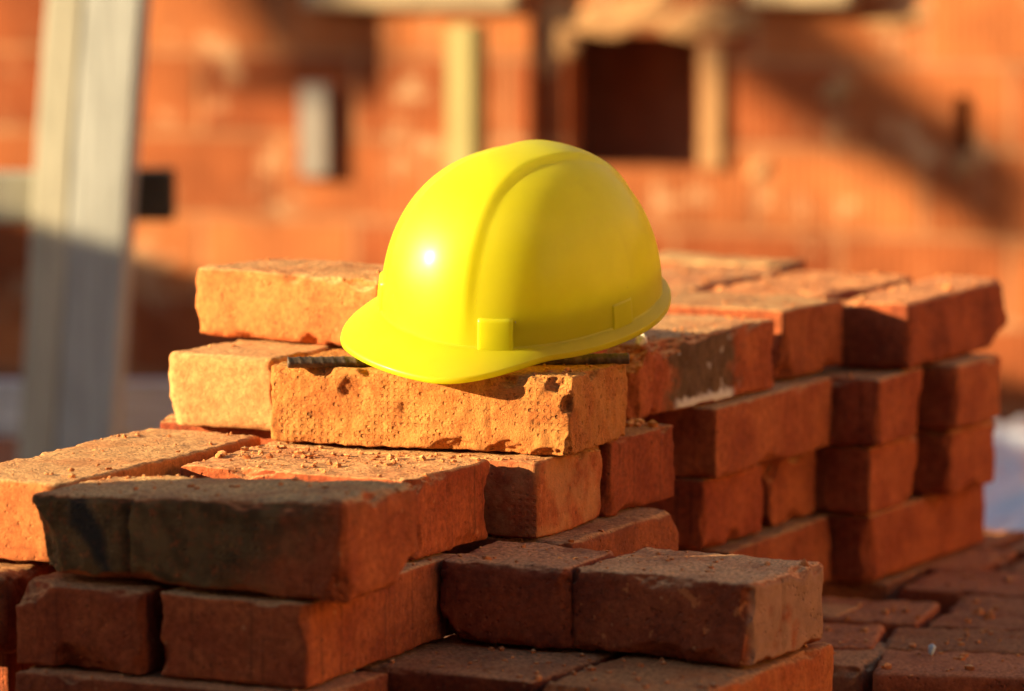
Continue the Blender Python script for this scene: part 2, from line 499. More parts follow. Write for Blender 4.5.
brick('rough-topped brick at the back of the pile behind the smooth brick end', .155, 4.125, 27, .125, .25, 4, M_CLAY, 10, h=HL - .001, rnd=.007, rough=2.0, nchips=22, warp=1.6, res=.0045)
brick('brick farthest back on top of the pile, reaching toward the red wall', .250, 4.36, 30, .16, .08, 4, M_CLAY, 14, h=HL, rnd=.007, rough=1.8, nchips=18, res=.006)
brick('low brick at the back of the pile just right of the helmet rim', .025, 4.20, 27, .09, .20, 4, M_CLAY, 13, h=HL - .003, rnd=.006, rough=1.6, nchips=16, res=.006)
# second course from the top
brick('long sunlit brick at the left edge of the pile running away from the viewer', -.324, 3.284, 25, .105, .305, 3, M_ORANGE, 11, dz=.003, rnd=.004, grooves=(('front', .78, .0008, .001),), nchips=18, rough=1.2)
brick('reddish brick peeping out beneath the pale smooth-ended brick', -.183, 3.615, 27, .115, .20, 3, M_CLAY, 12, dz=.005)
brick('brick with a sandy lit top and a smooth red end, just behind the soot-stained brick', -.070, 3.324, 26, .20, .120, 3, M_CLAY, 15, dz=0, res=.0024, rnd=.003, rough=1.2, nchips=16, grooves=(('right', .42, .0012, .0012),), chips=((1, .02, .95, 1, -1, 1, .007, .02),), tint=(1.1, 1, 1))
brick('soot-stained brick with a black patch at the front left of the pile', -.116, 3.130, 27, .258, .112, 3, M_SOOT, 16, h=HL, res=.0024, rnd=.008, rough=1.2, nchips=16, lift=.005, rise=.011, grooves=(('front', .32, .0035, .0028),),
      chips=((0, 0, .4, -1, -1, -.5, .016, .05), (1, 0, .1, 1, -1, -.6, .010, .03), (1, .85, .05, .6, .6, -1, .012, .03)), warp=1.5)
brick('wire-marked brick beneath the right end of the coarse sandy brick', .019, 3.43, 26, .24, .118, 3, M_DOTTED, 17, dz=0, h=HL-.003, res=.0026, rnd=.0025, nchips=10, tint=(1, 1, .95), grooves=(('right', .08, .0006, .001),))
brick('deep red brick end beneath the steel bar end, between wire-marked brick and dark gap', .076, 3.545, 27, .22, .122, 3, M_CLAY, 18, rnd=.0025, nchips=12, tint=(.95, .86, .82))
brick('long smooth brick beneath the green-stained brick', .169, 3.755, 27, .12, .243, 3, M_CLAY, 19, rnd=.003, nchips=10, chips=((1, .45, 0, 1, 0, -1, .007, .03),))
brick('broken-edged brick end just under the knobbly brick, second course of the far right stack', .32, 3.96, 26, .25, .106, 3, M_CLAY, 20, rnd=.0035, nchips=10, chips=((1, 1, .4, .6, 1, -.3, .010, .025), (1, 1, .1, .6, 1, -.5, .012, .02)))
brick('tapered brick end at the outer edge of the far right stack, under the knobbly brick', .398, 4.065, 27, .24, .110, 3, M_CLAY, 21, rnd=.007, nchips=8)
# third course
brick('worn brick under the left edge of the pile below the long sunlit brick', -.364, 3.262, 24, .12, .25, 2, M_CLAY, 22, rnd=.010, rough=1.5)
brick('brick end with a broken upper left corner beneath the soot-stained brick', -.261, 3.19, 26, .105, .25, 2, M_CLAY, 23, res=.0028, nchips=12, chips=((.12, 0, 1, -.8, -1, 1.4, .012, .035), (1, 0, .12, 1, -1, 0, .006, .012)))
brick('big pinkish brick end with a dark red flank, below the soot-stained brick\'s right end', -.142, 3.14, 24, .117, .255, 2, M_CLAY, 24, res=.0028, nchips=16, tint=(1.05, 1.08, 1.1), chips=((0, 0, .25, -1, -1, 0, .007, .014),))
brick('dark left piece of the cracked brick in the foreground', .0395, 3.290, 24, .103, .103, 2, M_BLOTCHY, 25, dz=.001, res=.0022, rnd=.006, rough=1.3, nchips=14, chips=((0, 0, 0, -1, -.6, -.8, .016, .035), (1, 0, .75, 1, -.6, .1, .006, .014), (1, 0, .3, 1, -.6, 0, .003, .01)), name='broken_brick', tint=(1.05, 1, 1))
brick('larger right piece of the cracked brick in the foreground, with a grey end', .170, 3.224, 30, .148, .12, 2, M_GREYEND, 26, res=.0022, rnd=.0045, rough=1.3, nchips=16, grooves=(('right', .42, .0018, .001),), chips=((0, 0, .9, -1, -1, .6, .006, .014), (.98, 0, .72, 1, -1, .3, .005, .012)), name='broken_brick', tint=(1.3, 1.35, 1.3))
brick('dirty grey-brown brick with a cut-off corner below the deep red brick end', .0427, 3.4185, 27, .12, .20, 2, M_DARK, 27, rnd=.006, nchips=14, chips=((1, 1, 1, 1, .9, 1, .014, .03),), tint=(1, 1.1, 1.1))
brick('notched brick third from the top under the green-stained brick', .159, 3.762, 28, .25, .122, 2, M_CLAY, 28, rnd=.003, chips=((1, .45, 0, 1, 0, -1, .012, .010), (1, .5, .06, 1, 0, -.6, .010, .008)), tint=(1.02, .95, .95))
brick('brick end with a chipped upper corner, in the inner angle beside the far right stack', .222, 3.895, 28, .25, .095, 2, M_CLAY, 29, rnd=.003, chips=((1, .1, .9, 1, -1, .7, .008, .02), (1, .55, .95, 1, 0, 1, .008, .016)), tint=(1.08, 1, .95))
brick('slanting brick end with a dark gap on its right in the far right stack', .313, 3.968, 28, .25, .105, 2, M_CLAY, 30, rnd=.0035, chips=((1, 1, .2, .8, 1, -.3, .012, .03),))
brick('outermost brick end of the far right stack beside the bluish plastic sheet', .394, 4.075, 28, .24, .108, 2, M_CLAY, 31, rnd=.006)
brick('brick in the shade under the reddish brick at the left rear of the pile', -.12, 3.60, 27, .24, .115, 2, M_CLAY, 40, res=.006)
brick('rearmost brick in the shade at the left rear of the pile', -.062, 3.722, 27, .24, .115, 2, M_CLAY, 41, res=.006)
# fourth course
brick('brick at the very bottom left corner of the photo', -.367, 3.30, 25, .12, .25, 1, M_CLAY, 32, rnd=.005)
brick('dark brick lying lengthwise under the pinkish brick end', -.133, 3.114, 25, .245, .108, 1, M_DARK, 33, res=.003)
brick('brick whose orange flank shows below the right piece of the cracked brick', .126, 3.123, 27, .12, .25, 1, M_ORANGE, 34, res=.003, tint=(.85, .72, .65), dz=-.002, rnd=.005)
brick('dusty brick under the left piece of the cracked brick', .015, 3.185, 27, .145, .25, 1, M_DARK, 35, res=.003, dz=-.002, rnd=.005)
brick('bottom brick under the notched brick, above the brick paving', .182, 3.769, 25, .12, .235, 1, M_CLAY, 36, rnd=.004)
brick('long brick at the foot of the far right stack', .314, 3.973, 28.5, .12, .262, 1, M_CLAY, 37, rnd=.005, nchips=16, chips=((1, .02, .5, 1, -1, 0, .004, .02),), tint=(1, .92, .9))
# lowest course, laid flat as a floor to the right of the pile
FL = [('front-row floor brick in the lower right corner, bearing a small blue chip', .535, 3.50, 9, .255, .108, 0), ('small floor brick at the lower right touching the foreground pile', .276, 3.575, 24, .11, .12, -.002),
      ('second-row floor brick in the lower right corner behind the blue chip', .545, 3.612, 10, .25, .108, 0), ('second-row floor brick close to the foreground pile', .292, 3.655, 10, .25, .108, .001),
      ('third-row floor brick behind the shallow dark joint at the right', .575, 3.70, 17, .24, .165, -.001), ('third-row floor brick close to the foot of the pile', .338, 3.775, 16, .25, .112, 0),
      ('floor brick next to the foot of the far right stack, behind the wide dark gap', .565, 3.855, 24, .25, .125, .001), ('floor brick carrying the near end of the far right stack', .330, 3.985, 24, .22, .125, -.001),
      ('floor brick beyond the wide gap at the right edge', .66, 3.95, 24, .25, .125, 0), ('floor brick under the middle of the far right stack', .415, 4.06, 24, .25, .125, -.001),
      ('backmost floor brick by the plastic sheet', .58, 4.125, 24, .14, .12, 0), ('floor brick under the back end of the far right stack', .44, 4.19, 24, .22, .12, -.001)]
for k, (lb, x, y, yw, w, d, dz) in enumerate(FL):
    brick(lb, x, y, yw, w, d, 0, M_FLOOR, 60 + k, dz=dz, rnd=.0035, rough=1.6, nchips=18, res=.0042)
brick('small reddish brick stub wedged at the foot of the pile on the floor bricks', .272, 3.80, 27, .08, .06, 0, M_CLAY, 80, dz=HL - .03, h=.03, res=.004, name='brick_stub')

# ------------------------------------------------------------------ crumbs on the bricks
ico = None


def crumb_mesh():
    import bmesh
    bm = bmesh.new(); bmesh.ops.create_icosphere(bm, subdivisions=1, radius=1.0)
    v = np.array([q.co[:] for q in bm.verts]); f = [[q.index for q in fc.verts] for fc in bm.faces]
    bm.free()
    return v, f


def build_crumbs():
    rs = np.random.RandomState(5)
    v0, f0 = crumb_mesh()
    V, Fc = [], []
    def put(x, y, z, s):
        b = len(V)
        n = 1 + 0.55 * noise3(v0 + rs.rand(3) * 60, 2.1, 3)
        a = rs.rand() * 6.28
        sc = s * np.array([1, rs.uniform(.6, 1), rs.uniform(.5, .9)])
        q = v0 * n[:, None] * sc
        q = np.stack([q[:, 0] * math.cos(a) - q[:, 1] * math.sin(a), q[:, 0] * math.sin(a) + q[:, 1] * math.cos(a), q[:, 2]], 1) + np.array([x, y, z + s * 0.35])
        V.extend(q.tolist()); Fc.extend([[b + i for i in f] for f in f0])
    def area(o, n, smin, smax, fx=(0.03, .97), fy=(0.03, .97), power=5):
        me = o.data
        w = -min(v.co.x for v in me.vertices); d = max(v.co.y for v in me.vertices)
        mw = Matrix.LocRotScale(o.location, o.rotation_euler, None)
        inv = mw.inverted()
        for _ in range(n):
            x = -w + w * rs.uniform(*fx); y = d * rs.uniform(*fy)
            hit, loc, nr, _i = o.ray_cast(Vector((x, y, 0.3)), Vector((0, 0, -1)))
            if not hit: continue
            p = mw @ loc
            put(p.x, p.y, p.z - 0.0003, (smin + (smax - smin) * rs.rand() ** power) * 0.62)
    obs = {o['label']: o for o in COL.objects if o.get('category') == 'brick'}
    def f(s): return next(o for l, o in obs.items() if s in l)
    bpy.context.view_layer.update()
    area(f('brick with a sandy lit top'), 190, .0005, .0032)
    area(f('brick with a sandy lit top'), 60, .001, .0045, fx=(.2, .8), fy=(.45, 1))
    area(f('soot-stained'), 130, .0005, .003)
    area(f('long sunlit brick'), 150, .0005, .0026)
    area(f('wire-marked'), 120, .0006, .0035, fx=(.05, .9), fy=(0, .12))
    area(f('coarse sunlit'), 160, .0006, .0035, fx=(.6, 1), fy=(0.02, 1))
    area(f('dark green stain'), 240, .0006, .004, fx=(.4, 1), fy=(0, .3))
    area(f('dark green stain'), 120, .0006, .003)
    area(f('smooth reddish brick end'), 120, .0006, .003, fx=(.3, 1))
    area(f('knobbly'), 100, .0006, .004)
    area(f('rough-topped brick on top'), 160, .0008, .005)
    area(f('rough-topped brick at the back'), 160, .0008, .005)
    area(f('larger right piece'), 90, .0005, .003)
    area(f('dark left piece'), 50, .0005, .003)
    area(f('orange flank'), 90, .0006, .005)
    area(f('dusty brick under the left'), 120, .0006, .005)
    area(f('big pinkish'), 60, .0006, .003, fy=(.5, 1))
    area(f('front-row floor'), 90, .0006, .0045)
    area(f('second-row floor brick in'), 90, .0006, .0045)
    area(f('second-row floor brick close'), 90, .0006, .0045)
    area(f('third-row floor brick behind'), 90, .0006, .0055)
    area(f('floor brick next to the foot'), 80, .0006, .006)
    dg = bpy.context.evaluated_depsgraph_get()
    for (x0, x1, y0, y1, n, sm) in ((.24, .60, 3.48, 4.15, 520, .0052), (-.09, .24, 3.15, 3.35, 160, .004), (-.02, .16, 3.36, 3.62, 60, .003), (-.32, -.05, 3.3, 3.6, 160, .003), (-.225, -.135, 3.44, 3.53, 170, .0042), (-.16, .0, 3.40, 3.46, 200, .0035), (-.30, -.22, 3.32, 3.36, 60, .0045), (.08, .12, 3.64, 3.70, 200, .005), (-.42, .42, 3.08, 4.35, 1800, .0034), (-.36, .25, 3.08, 3.35, 700, .003), (.0, .14, 3.36, 3.5, 160, .003)):
        for _ in range(n):
            x, y = rs.uniform(x0, x1), rs.uniform(y0, y1)
            hit, loc, nr, _i, ob, _m = SC.ray_cast(dg, Vector((x, y, 1.0)), Vector((0, 0, -1)))
            if not hit or nr.z < .6: continue
            put(loc.x, loc.y, loc.z - .0003, .0006 + (sm - .0006) * rs.rand() ** 6)
    o = link_mesh('brick_crumbs', V, Fc, M_ORANGE, smooth=False)
    o.color = (1.1, 1.15, 1.2, 1)
    tag(o, 'loose crumbs and grit of broken brick scattered over the tops of the bricks', 'brick crumbs', kind='stuff')


build_crumbs()

# ------------------------------------------------------------------ steel bar under the helmet
def build_bar():
    L, rad = .266, .0042
    V, Fc = [], []
    nl, na = 240, 20
    for i in range(nl + 1):
        s = i / nl
        for j in range(na):
            a = 2 * math.pi * j / na
            rib = 0.0005 * max(0, math.sin(2 * math.pi * (s * L / 0.0085) + 1.2 * math.sin(a) )) ** 2
            rib += 0.0006 * (abs(math.sin(a)) < 0.25)
            r = rad + rib
            V.append((s * L, r * math.cos(a), rad + .001 + r * math.sin(a)))
    for i in range(nl):
        for j in range(na):
            a, b = i * na + j, i * na + (j + 1) % na
            Fc.append((a, b, b + na, a + na))
    Fc.append(tuple(range(na))[::-1]); Fc.append(tuple(nl * na + j for j in range(na)))
    m = simple('rusty_steel', (0.10, 0.065, 0.042), rough=0.6, spec=0.5, var=0.5, scale=160, bump=0.3, bdist=0.001, metal=0.25)
    o = link_mesh('steel_bar', V, Fc, m, loc=(-.1735, 3.519, 5 * HL - .0022), rotz=math.atan2(.028, .264))
    for p in o.data.polygons: p.use_smooth = len(p.vertices) == 4
    tag(o, 'dark ribbed steel bar lying on the coarse sunlit brick under the helmet', 'steel bar')


build_bar()


# ------------------------------------------------------------------ helmet
def helmet_material():
    t = NT('yellow_plastic')
    tc = t.n('ShaderNodeTexCoord')
    P = tc.outputs['Object']
    n = t.noise(P, 30, 4)
    c = t.mix(t.ss(n, 0.35, 0.7), (0.85, 0.83, 0.020), (0.88, 0.86, 0.028))
    # small scuffs and grime specks
    v = t.n('ShaderNodeTexVoronoi'); t.l(P, v.inputs['Vector']); v.inputs['Scale'].default_value = 60
    sp = t.math('MULTIPLY', t.math('SUBTRACT', 1.0, t.ss(v.outputs['Distance'], 0.03, 0.10)), t.ss(t.noise(P, 26, 2), 0.56, 0.62))
    c = t.mix(t.math('MULTIPLY', sp, 0.6), c, (0.25, 0.19, 0.03))
    c = t.mix(t.math('MULTIPLY', t.ss(t.noise(t.scaled(P, (30, 30, 9)), 1.0, 5), 0.6, 0.8), 0.10), c, (0.55, 0.47, 0.06))
    t.l(c, t.b.inputs['Base Color'])
    t.l(t.math('ADD', 0.34, t.math('MULTIPLY', t.noise(P, 45, 4), 0.16)), t.b.inputs['Roughness'])
    t.b.inputs['IOR'].default_value = 1.5
    t.b.inputs['Coat Weight'].default_value = 0.28
    t.b.inputs['Specular IOR Level'].default_value = 0.35
    t.b.inputs['Coat Roughness'].default_value = 0.2
    t.b.inputs['Subsurface Weight'].default_value = 0.5
    t.b.inputs['Subsurface Radius'].default_value = (1.0, 0.8, 0.08)
    t.b.inputs['Subsurface Scale'].default_value = 0.05
    t.l(t.bump(t.noise(P, 24, 3), 0.05, 0.004), t.b.inputs['Normal'])
    tr = t.n('ShaderNodeBsdfTranslucent')
    t.l(c, tr.inputs['Color'])
    mx = t.n('ShaderNodeMixShader')
    mx.inputs[0].default_value = 0.5
    t.l(t.b.outputs[0], mx.inputs[1]); t.l(tr.outputs[0], mx.inputs[2])
    t.l(mx.outputs[0], t.out.inputs['Surface'])
    return t.m


def build_helmet():
    my = helmet_material()
    root = empty('hard_hat', (0, 0, 0))
    A_, B_, H_ = .1140, .1005, .1185      # half length, half width, height of the shell
    NA, NV = 288, 110
    FR = 58                            # half span of the peak in degrees

    def base_r(phi):
        c, s = np.abs(np.cos(phi)), np.abs(np.sin(phi))
        n = 2.15
        return ((c / A_) ** n + (s / B_) ** n) ** (-1 / n)

    def sstep(x, a, b):
        u = np.clip((x - a) / (b - a), 0, 1)
        return u * u * (3 - 2 * u)

    phi = np.linspace(0, 2 * math.pi, NA, endpoint=False)
    dphi = np.abs((phi + math.pi) % (2 * math.pi) - math.pi)
    rb = base_r(phi)

    def dome_rows(inset=0.0):
        rows = []
        for k in range(NV + 1):
            t = k / NV
            th = t * math.pi / 2
            rr = math.cos(th) ** 0.80 if t < 1 else 0.0
            zz = math.sin(th) ** 0.96
            r = (rb - inset) * rr
            x, y = r * np.cos(phi), r * np.sin(phi)
            z = np.full_like(x, (H_ - inset) * zz)
            if not inset:
                # broad raised crest from the front over the top to the back
                front = x > 0
                half = np.where(front, .023 + .031 * np.clip((x / A_), 0, 1) ** 1.6, .023 + .006 * np.abs(x / A_))
                band = 1 - sstep(np.abs(y), half - .006, half + .005)
                hgt = 0.0034 * sstep(zz, -.10, .42)
                hgt = hgt * (0.55 + 0.45 * zz)
                lift = band * hgt
                nx, ny, nz = x / A_ ** 2, y / B_ ** 2, z / H_ ** 2
                l = np.sqrt(nx ** 2 + ny ** 2 + nz ** 2) + 1e-9
                x, y, z = x + lift * nx / l, y + lift * ny / l, z + lift * nz / l
            rows.append(np.stack([x, y, z], 1))
        return rows

    def skin(rows, name, mat, closed_top=False, parent=root, flip=False):
        V = np.concatenate(rows)
        Fc = []
        for i in range(len(rows) - 1):
            for j in range(NA):
                a, b = i * NA + j, i * NA + (j + 1) % NA
                f = (a, b, b + NA, a + NA)
                Fc.append(f[::-1] if flip else f)
        o = link_mesh(name, V, Fc, mat, parent, smooth=True)
        return o

    outer = dome_rows()
    inner = dome_rows(0.0028)
    d = skin(inner[:-1][::-1][::-1] and (inner[::-1] + outer), 'shell', my)
    # weld the pole
    import bmesh
    bm = bmesh.new(); bm.from_mesh(d.data)
    bmesh.ops.remove_doubles(bm, verts=bm.verts, dist=1e-5)
    bmesh.ops.recalc_face_normals(bm, faces=bm.faces)
    bm.to_mesh(d.data); bm.free()

    # brim: a narrow rolled rim all round that widens into the peak at the front
    wgt = 1 - sstep(np.degrees(dphi), FR - 40, FR + 2)
    ext = .0068 + .031 * wgt
    drop = .0025 + .011 * wgt ** 0.9
    side_dip = .004 * (1 - wgt) * np.sin(np.clip(dphi, 0, math.pi)) ** 2
    prof_top = [(-.0015, .0030), (.0, .0012), (.02, .0004), (.10, -.0003), (.3, None), (.5, None), (.7, None), (.85, None), (.95, None), (.99, None)]
    rows = []
    def ring(fr, zoff):
        u = max(fr, 0)
        r = rb + (ext * u if fr >= 0 else fr)
        # flares out and turns down
        z = -drop * (u ** 1.35) - side_dip * u + zoff
        return np.stack([r * np.cos(phi), r * np.sin(phi), z], 1)
    rows.append(ring(-.0014, .0034))
    for u in (0.0, .03, .08, .16, .28, .42, .56, .70, .82, .90, .95):
        rows.append(ring(u, .0022 if u == 0 else .0008))
    rows.append(ring(.985, .0010)); rows.append(ring(1.0, .0002)); rows.append(ring(1.012, -.0015)); rows.append(ring(1.0, -.0034)); rows.append(ring(.97, -.0042))
    for u in (.93, .88, .7, .5, .3, .12, 0.0):
        rows.append(ring(u, -.0028))
    rows.append(ring(-.0030, -.0022)); rows.append(ring(-.0030, .0034))
    b = skin(rows, 'brim', my, flip=True)
    bm = bmesh.new(); bm.from_mesh(b.data); bmesh.ops.recalc_face_normals(bm, faces=bm.faces); bm.to_mesh(b.data); bm.free()

    # accessory slots: shallow raised boxes low on the shell
    def slot(deg, wdt, z0, z1, proud):
        a0 = R(deg)
        V, Fc = [], []
        n, m = 14, 14
        for i in range(n + 1):
            for j in range(m + 1):
                u, v = i / n * 2 - 1, j / m * 2 - 1
                a = a0 + u * wdt / .110
                zz = (z0 + z1) / 2 + v * (z1 - z0) / 2
                th = math.asin(max(0, min(1, max(zz, 0) / H_)) ** (1 / .96))
                r = base_r(np.array([a]))[0] * math.cos(th) ** .8
                e = (1 - sstep(abs(u), .78, 1.0)) * (1 - sstep(v, .80, 1.0) if v > 0 else 1)
                taper = 1 - 0.25 * (v + 1) / 2
                r += -0.002 + (proud * taper + .002) * min(1, e * 1.6)
                V.append((r * math.cos(a), r * math.sin(a), zz))
        for i in range(n):
            for j in range(m):
                q = i * (m + 1) + j
                Fc.append((q, q + m + 1, q + m + 2, q + 1))
        o = link_mesh('accessory_slot', V, Fc, my, root, smooth=True)
        return o
    for dg in (36, -36): slot(dg, .0145, -.0005, .0255, .0030)
    for dg in (97, -97): slot(dg, .0135, -.0005, .021, .0012)

    # headband inside, a plain pale strap carried on four hangers
    mh = simple('headband_plastic', (0.70, 0.68, 0.60), rough=0.5, var=0.08, scale=20, bump=0)
    V, Fc = [], []
    n = 96
    for i in range(n):
        a = 2 * math.pi * i / n
        r = base_r(np.array([a]))[0] - .014
        for (dr, z) in ((0, -.006), (.002, -.006), (.002, .026), (0, .026)):
            V.append(((r + dr) * math.cos(a), (r + dr) * math.sin(a), z))
    for i in range(n):
        for k in range(4):
            a, c = i * 4 + k, i * 4 + (k + 1) % 4
            a2, c2 = ((i + 1) % n) * 4 + k, ((i + 1) % n) * 4 + (k + 1) % 4
            Fc.append((a, a2, c2, c))
    link_mesh('headband', V, Fc, mh, root, smooth=False)
    for dg in (40, 140, 220, 320):
        a = R(dg); r = base_r(np.array([a]))[0]
        hb = boxes_mesh('strap_hanger', [(r - .0145, r - .0025, -.008, .008, .012, .022)], mh, root, rotz=a)

    front = math.atan2(-math.cos(R(47)), -math.sin(R(47)))
    rot = Matrix.Rotation(R(-1.0), 4, 'Y') @ Matrix.Rotation(R(15.5), 4, 'X') @ Matrix.Rotation(front, 4, 'Z')
    root.matrix_world = Matrix.Translation((.008, 3.583, .3520)) @ rot
    tag(root, 'glossy yellow plastic hard hat tipped forward on the brick pile', 'hard hat')
    return root


build_helmet()

# ------------------------------------------------------------------ background
def at(px, py, Y):
    """world point at depth Y on the line of sight through a picture point"""
    rx, ru = (px - 512) / FPX, -(py - 345.5) / FPX
    c, s = math.cos(PITCH), math.sin(PITCH)
    dy, dz = c + ru * s, -s + ru * c
    return Vector((rx * Y / dy, Y, CAM_Z + dz * Y / dy))


WYAW = -R(20)
W0 = Vector((0, 7.0, 0))
wu = Vector((math.cos(WYAW), math.sin(WYAW), 0))
wnrm = Vector((math.sin(WYAW), -math.cos(WYAW), 0))     # towards the viewer


def uv(px, py, off=0.0):
    """wall coordinates (along, up) of a picture point, on a plane standing OFF in front of the wall"""
    d = at(px, py, 1.0) - Vector((0, 0, CAM_Z))
    o = Vector((0, 0, CAM_Z))
    base = W0 + wnrm * off
    t = (base - o).dot(wnrm) / d.dot(wnrm)
    p = o + d * t
    return (p - base).dot(wu), p.z


def wall_mat():
    t = NT('hollow_clay_block')
    tc = t.n('ShaderNodeTexCoord')
    P = tc.outputs['Object']
    sp = t.n('ShaderNodeSeparateXYZ'); t.l(P, sp.inputs[0])
    cb = t.n('ShaderNodeCombineXYZ'); t.l(sp.outputs['X'], cb.inputs[0]); t.l(sp.outputs['Z'], cb.inputs[1])
    br = t.n('ShaderNodeTexBrick')
    t.l(cb.outputs[0], br.inputs['Vector'])
    br.inputs['Scale'].default_value = 1.0
    br.inputs['Brick Width'].default_value = 0.26
    br.inputs['Row Height'].default_value = 0.128
    br.inputs['Mortar Size'].default_value = 0.007
    br.inputs['Mortar Smooth'].default_value = 0.3
    br.inputs['Color1'].default_value = (0.25, 0.063, 0.020, 1)
    br.inputs['Color2'].default_value = (0.41, 0.142, 0.048, 1)
    br.inputs['Mortar'].default_value = (0.36, 0.16, 0.075, 1)
    n = t.noise(P, 5.5, 7, 0.68)
    c = t.mix(0.7, br.outputs['Color'], t.mix(t.ss(n, 0.3, 0.7), (0.50, 0.40, 0.36), (1.35, 1.35, 1.3)), 'MULTIPLY')
    pale = t.math('MULTIPLY', t.ss(t.noise(P, 9, 5, 0.7), 0.56, 0.66), 0.55)
    c = t.mix(pale, c, (0.62, 0.42, 0.24))
    t.l(c, t.b.inputs['Base Color'])
    t.b.inputs['Roughness'].default_value = 0.9
    t.b.inputs['Specular IOR Level'].default_value = 0.2
    gr = t.math('SINE', t.math('MULTIPLY', sp.outputs['X'], 2 * math.pi / 0.0145))
    nb = t.bump(t.math('MULTIPLY', gr, t.math('SUBTRACT', 1.0, br.outputs['Fac'])), 0.16, 0.003)
    nb = t.bump(t.math('SUBTRACT', 1.0, br.outputs['Fac']), 0.8, 0.006, nb)
    t.l(nb, t.b.inputs['Normal'])
    return t.m


M_WALL = wall_mat()
M_MORTAR = simple('pale_mortar', (0.40, 0.22, 0.10), rough=0.95, var=0.2, scale=25, bump=0.5, bdist=0.01)
M_WOOD = simple('weathered_timber', (0.33, 0.34, 0.33), rough=0.85, var=0.22, scale=7, bump=0.3, bdist=0.004, stretch=(14, 14, 1))
M_WOODX = simple('weathered_rail_timber', (0.60, 0.63, 0.65), rough=0.85, var=0.22, scale=7, bump=0.3, bdist=0.004, stretch=(1, 14, 14))
M_YWOOD = simple('yellow_timber', (0.30, 0.25, 0.10), rough=0.8, var=0.15, scale=7, bump=0.3, bdist=0.003, stretch=(14, 14, 1))
M_YWOODP = simple('pale_yellow_timber', (0.37, 0.35, 0.28), rough=0.85, var=0.18, scale=7, bump=0.3, bdist=0.003, stretch=(14, 14, 1))
M_SHADEWOOD = simple('shade_dark_timber', (0.045, 0.04, 0.03), rough=0.8, var=0.3, scale=20, bump=0.2)  # dark tone for the post-shaded rail stub and the added light blocker
M_BOUNCE = simple('bounce_wall_ochre', (0.66, 0.40, 0.16), rough=0.95, var=0.12, scale=3, bump=0.2)  # warm colour chosen for the added bounce wall
M_DARKIN = simple('opening_inside', (0.36, 0.13, 0.06), rough=0.95, var=0.4, scale=5, bump=0)  # mottled brown backing behind the openings
M_GREYPVC = simple('grey_board', (0.24, 0.21, 0.19), rough=0.6, var=0.12, scale=6, bump=0)
M_CONC = simple('concrete', (0.36, 0.27, 0.17), rough=0.95, var=0.2, scale=12, bump=0.4, bdist=0.006)


